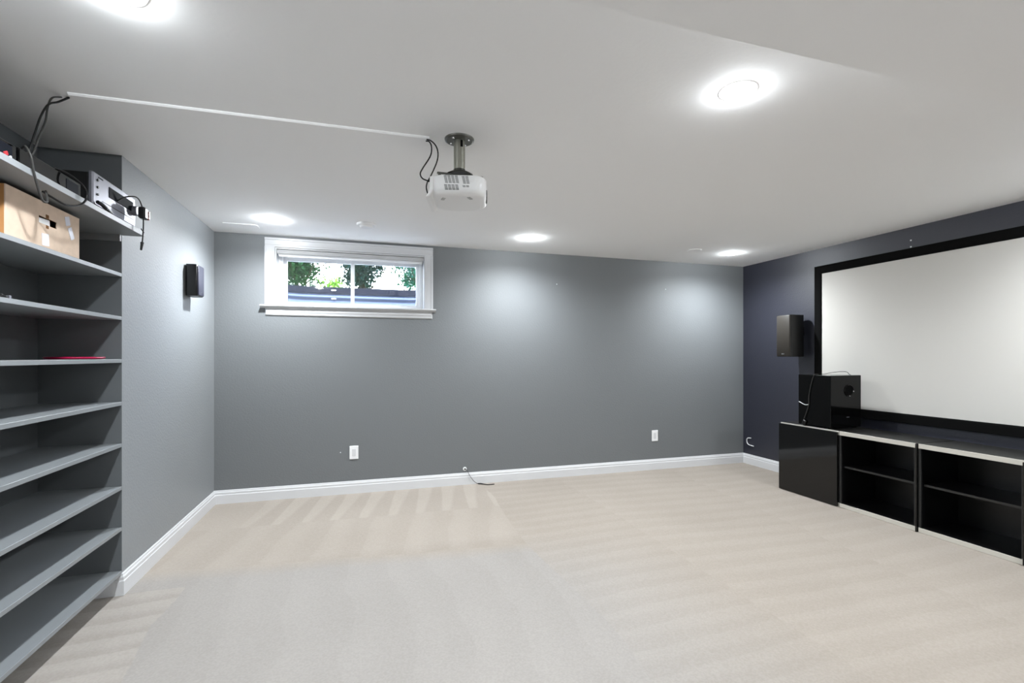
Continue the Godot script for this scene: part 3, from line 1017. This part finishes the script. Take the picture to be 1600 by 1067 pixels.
func projector() -> void:
	# raceway along the ceiling
	var st := mb()
	var prof := [Vector2(-0.026, 0), Vector2(-0.026, -0.004), Vector2(-0.019, -0.010), Vector2(0.019, -0.010), Vector2(0.026, -0.004), Vector2(0.026, 0)]
	extrude(st, prof, Vector3(0.09, H, 2.372), Vector3(1.605, H, 2.405), Vector3.BACK)
	tag(obj("cable_raceway", st, M.ceiling), "long white cable raceway running across the ceiling to the projector", "raceway")
	# mount
	var t := thing("projector_mount", "grey steel ceiling mount with a round plate and a short post", "mount", Vector3(1.757, H, 2.441))
	st = mb()
	lathe(st, [Vector2(0, -0.010), Vector2(0.066, -0.010), Vector2(0.074, -0.006), Vector2(0.076, 0.0)], Transform3D.IDENTITY, 48)
	obj("ceiling_plate", st, M.mount, t)
	for a in [0.6, 2.4, 3.9, 5.5]:
		st = mb()
		lathe(st, [Vector2(0, -0.014), Vector2(0.005, -0.013), Vector2(0.006, -0.010)], Transform3D(Basis.IDENTITY, Vector3(cos(a) * 0.052, 0, sin(a) * 0.052)), 10)
		obj("screw", st, M.chrome, t)
	st = mb()
	lathe(st, [Vector2(0.029, -0.158), Vector2(0.029, -0.010)], Transform3D.IDENTITY, 32, true)
	var post := obj("post", st, M.steel, t)
	st = mb()
	bx(st, Vector3(0.006, -0.030, 0.029), Vector3(0.012, 0.034, 0.004), 0.001)
	obj("cable_slot", st, M.hole, post)
	st = mb()
	lathe(st, [Vector2(0.0, -0.172), Vector2(0.031, -0.172), Vector2(0.031, -0.158), Vector2(0.029, -0.156)], Transform3D.IDENTITY, 32)
	obj("collar", st, M.mount_dark, t)
	st = mb()
	lathe(st, [Vector2(0, -0.190), Vector2(0.070, -0.190), Vector2(0.072, -0.186), Vector2(0.055, -0.176), Vector2(0, -0.172)], Transform3D.IDENTITY, 40)
	obj("lower_plate", st, M.mount_dark, t)
	for s in [[-1.0, 0.3], [1.0, 0.3], [-1.0, -0.9], [1.0, -0.9]]:
		st = mb()
		bx(st, Vector3(s[0] * 0.078, -0.192, s[1] * 0.08), Vector3(0.080, 0.006, 0.018), 0.002)
		bx(st, Vector3(s[0] * 0.106, -0.215, s[1] * 0.08), Vector3(0.014, 0.048, 0.014), 0.003)
		obj("arm", st, M.mount, t)
	# projector, hung upside down: the underside as seen is its lid
	var y0 := 2.105
	t = thing("projector", "white video projector hanging upside down from the ceiling mount", "projector", Vector3(1.742, y0, 2.452), -0.25)
	st = mb()
	var rings := []
	for s in [[0.0, 0.034, 0.070], [0.003, 0.018, 0.070], [0.012, 0.005, 0.068], [0.028, 0.0, 0.066], [0.084, 0.0, 0.060], [0.092, 0.005, 0.058], [0.096, 0.016, 0.050]]:
		rings.append(ring(0.136 - s[1], 0.150 - s[1], s[2], s[0], Vector2(0.014, 0.0), 9))
	loft(st, rings)
	var body := obj("case", st, M.proj, t)
	# the lens, recessed in the nose that faces the screen
	st = mb()
	lathe(st, [Vector2(0.034, 0), Vector2(0.034, 0.004), Vector2(0.029, 0.005), Vector2(0.024, 0.002), Vector2(0, 0.003)], Transform3D(Basis(Vector3.BACK, -PI / 2.0), Vector3(0.1495, 0.052, -0.045)), 28)
	obj("lens", st, M.lens, t)
	# rear flare at the cable side
	st = mb()
	loft(st, [ring(0.009, 0.128, 0.008, -0.006, Vector2(-0.134, 0)), ring(0.010, 0.134, 0.009, 0.008, Vector2(-0.122, 0)), ring(0.012, 0.136, 0.009, 0.030, Vector2(-0.112, 0)), ring(0.012, 0.136, 0.009, 0.088, Vector2(-0.110, 0))])
	obj("rear_flange", st, M.proj, t)
	# vent slots on the side that faces the viewer
	st = mb()
	for g in [[-0.046, 4, 0.0175, 0.086, 7], [-0.044, 4, 0.0175, 0.043, 5], [0.040, 2, 0.0170, 0.084, 7], [0.044, 2, 0.0170, 0.040, 2]]:
		for c in g[1]:
			for r in g[4]:
				bx(st, Vector3(g[0] + c * g[2] + 0.0012 * r, g[3] - r * 0.0054, 0.1500), Vector3(0.0138, 0.0027, 0.0012))
	var vs := obj("vent_slots", st, M.vent, body)
	vs.set_meta("kind", "stuff")
	for p in [[-0.062, 0.075, 0.35], [0.070, 0.090, -0.4]]:
		st = mb()
		bx(st, Vector3(p[0], -0.001, p[1]), Vector3(0.018, 0.004, 0.034), 0.002, Basis(Vector3.UP, p[2]))
		obj("foot", st, M.foot, body)
	# two cables from the raceway to the back of the projector
	st = mb()
	tube(st, smooth_path([Vector3(1.590, 2.424, 2.41), Vector3(1.606, 2.418, 2.42), Vector3(1.616, 2.391, 2.425), Vector3(1.610, 2.342, 2.43), Vector3(1.571, 2.272, 2.44), Vector3(1.557, 2.238, 2.45), Vector3(1.568, 2.214, 2.455), Vector3(1.595, 2.203, 2.46)], 6), 0.0034, 8)
	st.set_smooth_group(0)
	tube(st, [Vector3(1.590, 2.203, 2.459), Vector3(1.606, 2.204, 2.463), Vector3(1.624, 2.206, 2.468)], 0.0045, 8, 0.011)
	tag(obj("projector_cable", st, M.cord), "black cable looping out left to the upper plug at the projector's back", "cable")
	st = mb()
	tube(st, smooth_path([Vector3(1.592, 2.426, 2.425), Vector3(1.612, 2.415, 2.44), Vector3(1.636, 2.39, 2.445), Vector3(1.646, 2.352, 2.448), Vector3(1.639, 2.305, 2.45), Vector3(1.610, 2.234, 2.455), Vector3(1.590, 2.193, 2.46), Vector3(1.586, 2.160, 2.465), Vector3(1.597, 2.130, 2.465), Vector3(1.612, 2.120, 2.465)], 6), 0.0034, 8)
	tube(st, [Vector3(1.608, 2.120, 2.465), Vector3(1.622, 2.120, 2.468), Vector3(1.634, 2.121, 2.47)], 0.004, 8, 0.008)
	tag(obj("projector_cable", st, M.cord), "black cable hanging in a long curve to the lower plug at the projector's back", "cable")


func wall_speakers() -> void:
	# small satellite on the left wall
	var t := thing("wall_speaker", "small black satellite speaker on the left wall near the window", "speaker", Vector3(0, 1.779, 0.672))
	var st := mb()
	var h := 0.238
	loft(st, [ring(0.036, 0.068, 0.010, 0.0, Vector2(0.046, 0)), ring(0.039, 0.072, 0.014, 0.004, Vector2(0.047, 0)), ring(0.039, 0.072, 0.014, h - 0.004, Vector2(0.047, 0)), ring(0.036, 0.068, 0.010, h, Vector2(0.046, 0))])
	obj("cabinet", st, M.soft_black, t)
	st = mb()
	loft(st, [ring(0.008, 0.062, 0.007, 0.008, Vector2(0.084, 0)), ring(0.010, 0.066, 0.009, 0.014, Vector2(0.084, 0)), ring(0.010, 0.066, 0.009, h - 0.014, Vector2(0.084, 0)), ring(0.008, 0.062, 0.007, h - 0.008, Vector2(0.084, 0))])
	var gr1 := obj("grille", st, M.purple, t)
	st = mb()
	bx(st, Vector3(0.0945, 0.026, 0.0), Vector3(0.002, 0.006, 0.028), 0.0006)
	obj("badge", st, M.chrome, gr1)
	st = mb()
	bx(st, Vector3(0.004, h * 0.6, 0), Vector3(0.012, 0.06, 0.05), 0.002)
	obj("bracket", st, M.matt_black, t)
	# bigger one beside the screen
	t = thing("wall_speaker", "tall dark speaker on the navy wall left of the projection screen", "speaker", Vector3(W, 1.318, 0.842))
	st = mb()
	h = 0.443
	# plan: front towards -x, the back corner cut away
	var plan := [Vector2(-0.250, 0.082), Vector2(-0.250, -0.082), Vector2(-0.060, -0.060), Vector2(-0.050, 0.060), Vector2(-0.075, 0.088), Vector2(-0.230, 0.088)]
	extrude(st, plan, Vector3(0, 0, 0), Vector3(0, h, 0), Vector3.RIGHT, Vector3.BACK)
	obj("cabinet", st, M.soft_black, t)
	st = mb()
	loft(st, [ring(0.006, 0.078, 0.005, 0.006, Vector2(-0.252, 0)), ring(0.010, 0.083, 0.009, 0.012, Vector2(-0.252, 0)), ring(0.010, 0.083, 0.009, h - 0.010, Vector2(-0.252, 0)), ring(0.006, 0.078, 0.005, h - 0.004, Vector2(-0.252, 0))])
	var gr2 := obj("grille", st, M.grille, t)
	st = mb()
	bx(st, Vector3(-0.2625, 0.030, 0.0), Vector3(0.002, 0.006, 0.034), 0.0006)
	obj("badge", st, M.chrome, gr2)
	st = mb()
	bx(st, Vector3(-0.004, h * 0.62, 0), Vector3(0.008, 0.09, 0.06), 0.002)
	bx(st, Vector3(-0.035, h * 0.62, 0), Vector3(0.062, 0.026, 0.026), 0.003)
	obj("bracket", st, M.matt_black, t)


func screen_and_cabinets() -> void:
	# projection screen: z from 1.018 to 3.55
	var za := 1.018
	var zb := 3.53
	var yb := 0.742
	var yt := 2.254
	var fw := 0.082
	var t := thing("projection_screen", "large white projection screen in a wide black frame on the navy wall", "screen", Vector3(W, yb, (za + zb) / 2.0))
	var hw := (zb - za) / 2.0
	var hh := yt - yb
	var st := mb()
	bx(st, Vector3(-0.018, hh / 2.0, 0), Vector3(0.012, hh - 0.03, hw * 2.0 - 0.03))
	obj("screen_fabric", st, M.screen, t)
	var fr := [Vector2(0, 0), Vector2(0.030, 0), Vector2(0.032, 0.003), Vector2(0.032, fw - 0.012), Vector2(0.026, fw), Vector2(0, fw)]
	for s in 2:
		st = mb()
		extrude(st, fr, Vector3(0, 0, -hw if s == 0 else hw), Vector3(0, hh, -hw if s == 0 else hw), Vector3.LEFT, Vector3.BACK if s == 0 else Vector3.FORWARD)
		obj("frame_bar", st, M.velvet, t)
	for s in 2:
		st = mb()
		var y := 0.0 if s == 0 else hh
		extrude(st, fr, Vector3(0, y, -hw + fw), Vector3(0, y, hw - fw), Vector3.LEFT, Vector3.UP if s == 0 else Vector3.DOWN)
		obj("frame_bar", st, M.velvet, t)
	# row of low cabinets
	cabinet(1.072, 1.690, true, "black gloss cabinet with a closed door under the subwoofer")
	cabinet(1.692, 2.308, false, "open black cabinet with one shelf, next to the closed door")
	cabinet(2.322, 2.932, false, "open black cabinet with one shelf at the right edge of the view")
	cabinet(2.936, 3.552, true, "black cabinet whose closed door just shows at the right edge of the view")
	st = mb()
	span(st, Vector3(5.262, 0.0, 2.310), Vector3(5.69, 0.664, 2.320), 0.001)
	tag(obj("divider_panel", st, M.gloss_black), "thin black upright panel between the two open cabinets", "panel")
	# subwoofer
	t = thing("subwoofer", "big black gloss subwoofer standing on the cabinet left of the screen", "subwoofer", Vector3(5.284, 0.666, 1.270))
	st = mb()
	bx(st, Vector3(0.183, 0.012 + 0.236, 0.168), Vector3(0.366, 0.472, 0.336), 0.003)
	var case := obj("case", st, M.sub_black, t)
	for p in [[0.04, 0.04], [0.326, 0.04], [0.04, 0.296], [0.326, 0.296]]:
		st = mb()
		lathe(st, [Vector2(0, 0), Vector2(0.018, 0), Vector2(0.020, 0.013), Vector2(0, 0.013)], Transform3D(Basis.IDENTITY, Vector3(p[0], 0, p[1])), 16)
		obj("foot", st, M.matt_black, t)
	st = mb()
	var face_t := Transform3D(Basis(Vector3.RIGHT, PI / 2.0), Vector3(0.215, 0.345, 0.336))
	lathe(st, [Vector2(0.056, 0.0), Vector2(0.056, 0.004), Vector2(0.052, 0.006), Vector2(0.046, 0.002)], face_t, 36)
	obj("port_ring", st, M.sub_black, case)
	st = mb()
	lathe(st, [Vector2(0.046, 0.003), Vector2(0.0, 0.001)], face_t, 36)
	obj("port", st, M.hole, case)
	for p in [[0.268, 0.338], [0.222, 0.296]]:
		st = mb()
		lathe(st, [Vector2(0.006, 0), Vector2(0.006, 0.004), Vector2(0, 0.006)], Transform3D(Basis(Vector3.RIGHT, PI / 2.0), Vector3(p[0], p[1], 0.337)), 12)
		obj("screw", st, M.chrome, case)
	st = mb()
	bx(st, Vector3(0.205, 0.105, 0.3365), Vector3(0.034, 0.006, 0.002), 0.0005)
	obj("badge", st, M.silver, case)
	# its cords
	st = mb()
	tube(st, smooth_path([Vector3(5.30, 1.154, 1.36), Vector3(5.36, 1.156, 1.45), Vector3(5.42, 1.172, 1.50), Vector3(5.49, 1.182, 1.54), Vector3(5.52, 1.180, 1.57), Vector3(5.53, 1.160, 1.585), Vector3(5.53, 1.154, 1.60)], 5), 0.0025, 6)
	tag(obj("cord", st, M.cord), "thin dark cord bent in an arch on top of the subwoofer", "cord")
	var pc := Vector3(-0.008, 0.0, 0.130)
	var move := func(pts: Array) -> Array: return pts.map(func(p): return p + pc)
	st = mb()
	tube(st, smooth_path(move.call([Vector3(0.05, 0.489, 0.05), Vector3(0.012, 0.490, 0.045), Vector3(-0.001, 0.47, 0.038), Vector3(-0.001, 0.40, 0.016), Vector3(-0.002, 0.337, 0.002), Vector3(-0.001, 0.27, -0.010), Vector3(-0.002, 0.21, -0.010), Vector3(-0.003, 0.14, -0.030), Vector3(-0.004, 0.06, -0.06)]), 5), 0.0030, 7)
	var cordo := obj("power_cord", st, M.grey_cord, t)
	cordo.set_meta("label", "grey cord hanging down the left face")
	st = mb()
	tube(st, smooth_path(move.call([Vector3(-0.002, 0.205, -0.010), Vector3(-0.003, 0.20, -0.05), Vector3(-0.001, 0.218, -0.10), Vector3(0.0, 0.224, -0.118)]), 5), 0.0030, 7)
	obj("pale_end", st, M.white_cord, cordo)
	st = mb()
	bx(st, Vector3(-0.004, 0.030, -0.058) + pc, Vector3(0.016, 0.052, 0.036), 0.006, Basis(Vector3.RIGHT, 0.4))
	obj("plug", st, M.soft_black, cordo)


func small_fittings() -> void:
	var st: SurfaceTool
	# blank outlet plates on the back wall
	for k in 2:
		var t := thing("outlet_plate", ["white wall outlet plate low on the back wall under the window", "white wall outlet plate low on the back wall near the navy wall"][k], "outlet", Vector3([1.189, 4.534][k], 0.394, 0))
		st = mb()
		bx(st, Vector3(0, 0, 0.003), Vector3(0.082, 0.128, 0.007), 0.003)
		obj("plate", st, M.white, t)
		st = mb()
		bx(st, Vector3(0, 0, 0.0068), Vector3(0.034, 0.067, 0.003), 0.001)
		obj("insert", st, M.trim, t)
	# low coaxial outlet with a lead that trails onto the carpet
	var t := thing("cable_outlet", "small round white cable outlet just above the back baseboard", "outlet", Vector3(2.277, 0.160, 0))
	st = mb()
	lathe(st, [Vector2(0.020, 0.0), Vector2(0.020, 0.004), Vector2(0.016, 0.006), Vector2(0, 0.006)], Transform3D(Basis(Vector3.RIGHT, PI / 2.0), Vector3.ZERO), 24)
	obj("plate", st, M.white, t)
	st = mb()
	lathe(st, [Vector2(0.008, 0.006), Vector2(0.008, 0.012), Vector2(0, 0.012)], Transform3D(Basis(Vector3.RIGHT, PI / 2.0), Vector3.ZERO), 16)
	obj("socket", st, M.grey_cord, t)
	t = thing("lead", "thin dark lead trailing from the low wall outlet onto the carpet", "lead", Vector3(2.277, 0, 0))
	st = mb()
	tube(st, smooth_path([Vector3(0.003, 0.158, 0.008), Vector3(0.022, 0.145, 0.020), Vector3(0.048, 0.092, 0.024), Vector3(0.085, 0.040, 0.030), Vector3(0.125, 0.010, 0.042), Vector3(0.165, 0.004, 0.060), Vector3(0.215, 0.004, 0.080)], 6), 0.0026, 7)
	obj("cable", st, M.grey_cord, t)
	st = mb()
	tube(st, smooth_path([Vector3(0.125, 0.010, 0.042), Vector3(0.16, 0.010, 0.050), Vector3(0.19, 0.006, 0.075), Vector3(0.225, 0.005, 0.098), Vector3(0.29, 0.005, 0.096)], 5), 0.0045, 7)
	obj("plug", st, M.cord, t)
	# white lead on the navy wall
	st = mb()
	tube(st, smooth_path([Vector3(W - 0.001, 0.322, 0.13), Vector3(W - 0.014, 0.318, 0.092), Vector3(W - 0.012, 0.296, 0.072), Vector3(W - 0.012, 0.262, 0.076), Vector3(W - 0.014, 0.242, 0.10), Vector3(W - 0.012, 0.234, 0.15), Vector3(W - 0.006, 0.232, 0.175)], 6), 0.0055, 8)
	tag(obj("wire_stub", st, M.white_cord), "short white wire curling out of the navy wall near the back corner", "wire")
	# ceiling fittings
	t = thing("smoke_detector", "round white smoke detector on the ceiling above the window", "detector", Vector3(1.302, H, 0.655))
	st = mb()
	lathe(st, [Vector2(0, -0.034), Vector2(0.045, -0.034), Vector2(0.052, -0.028), Vector2(0.056, -0.020)], Transform3D.IDENTITY, 40)
	obj("cover", st, M.white, t)
	st = mb()
	lathe(st, [Vector2(0.056, -0.020), Vector2(0.074, -0.018), Vector2(0.078, -0.012), Vector2(0.078, 0)], Transform3D.IDENTITY, 40)
	obj("base", st, M.white, t)
	st = mb()
	lathe(st, [Vector2(0, -0.008), Vector2(0.058, -0.008), Vector2(0.068, -0.005), Vector2(0.072, 0)], Transform3D.IDENTITY, 40)
	var d := obj("ceiling_disc", st, M.ceiling)
	d.position = Vector3(4.603, H, 0.62)
	tag(d, "shallow white disc on the ceiling left of the far corner light", "ceiling fitting")
	st = mb()
	bx(st, Vector3(0, -0.002, 0), Vector3(0.26, 0.003, 0.11), 0.001)
	var v := obj("ceiling_panel", st, M.ceiling)
	v.position = Vector3(0.285, H, 0.30)
	tag(v, "thin flush white panel on the ceiling near the back left corner", "ceiling fitting")
	# fixings left in the walls
	for k in 2:
		st = mb()
		lathe(st, [Vector2(0.007, 0), Vector2(0.006, 0.003), Vector2(0, 0.004)], Transform3D(Basis(Vector3.BACK, PI / 2.0), Vector3(W, [2.326, 2.270][k], 1.925)), 12)
		tag(obj("wall_screw", st, M.filler), ["tiny pale screw in the navy wall above the screen frame, upper of two", "tiny pale screw in the navy wall touching the screen frame, lower of two"][k], "screw")
	for k in 3:
		st = mb()
		lathe(st, [Vector2(0.006, 0), Vector2(0.005, 0.002), Vector2(0, 0.003)], Transform3D(Basis(Vector3.RIGHT, PI / 2.0), [Vector3(3.300, 2.113, 0), Vector3(4.682, 2.113, 0), Vector3(1.066, 0.400, 0)][k]), 12)
		tag(obj("wall_anchor", st, M.filler), ["tiny pale wall anchor high on the back wall below the middle ceiling light", "tiny pale wall anchor high on the back wall toward the navy corner", "tiny pale speck on the back wall left of the outlet plate under the window"][k], "anchor")
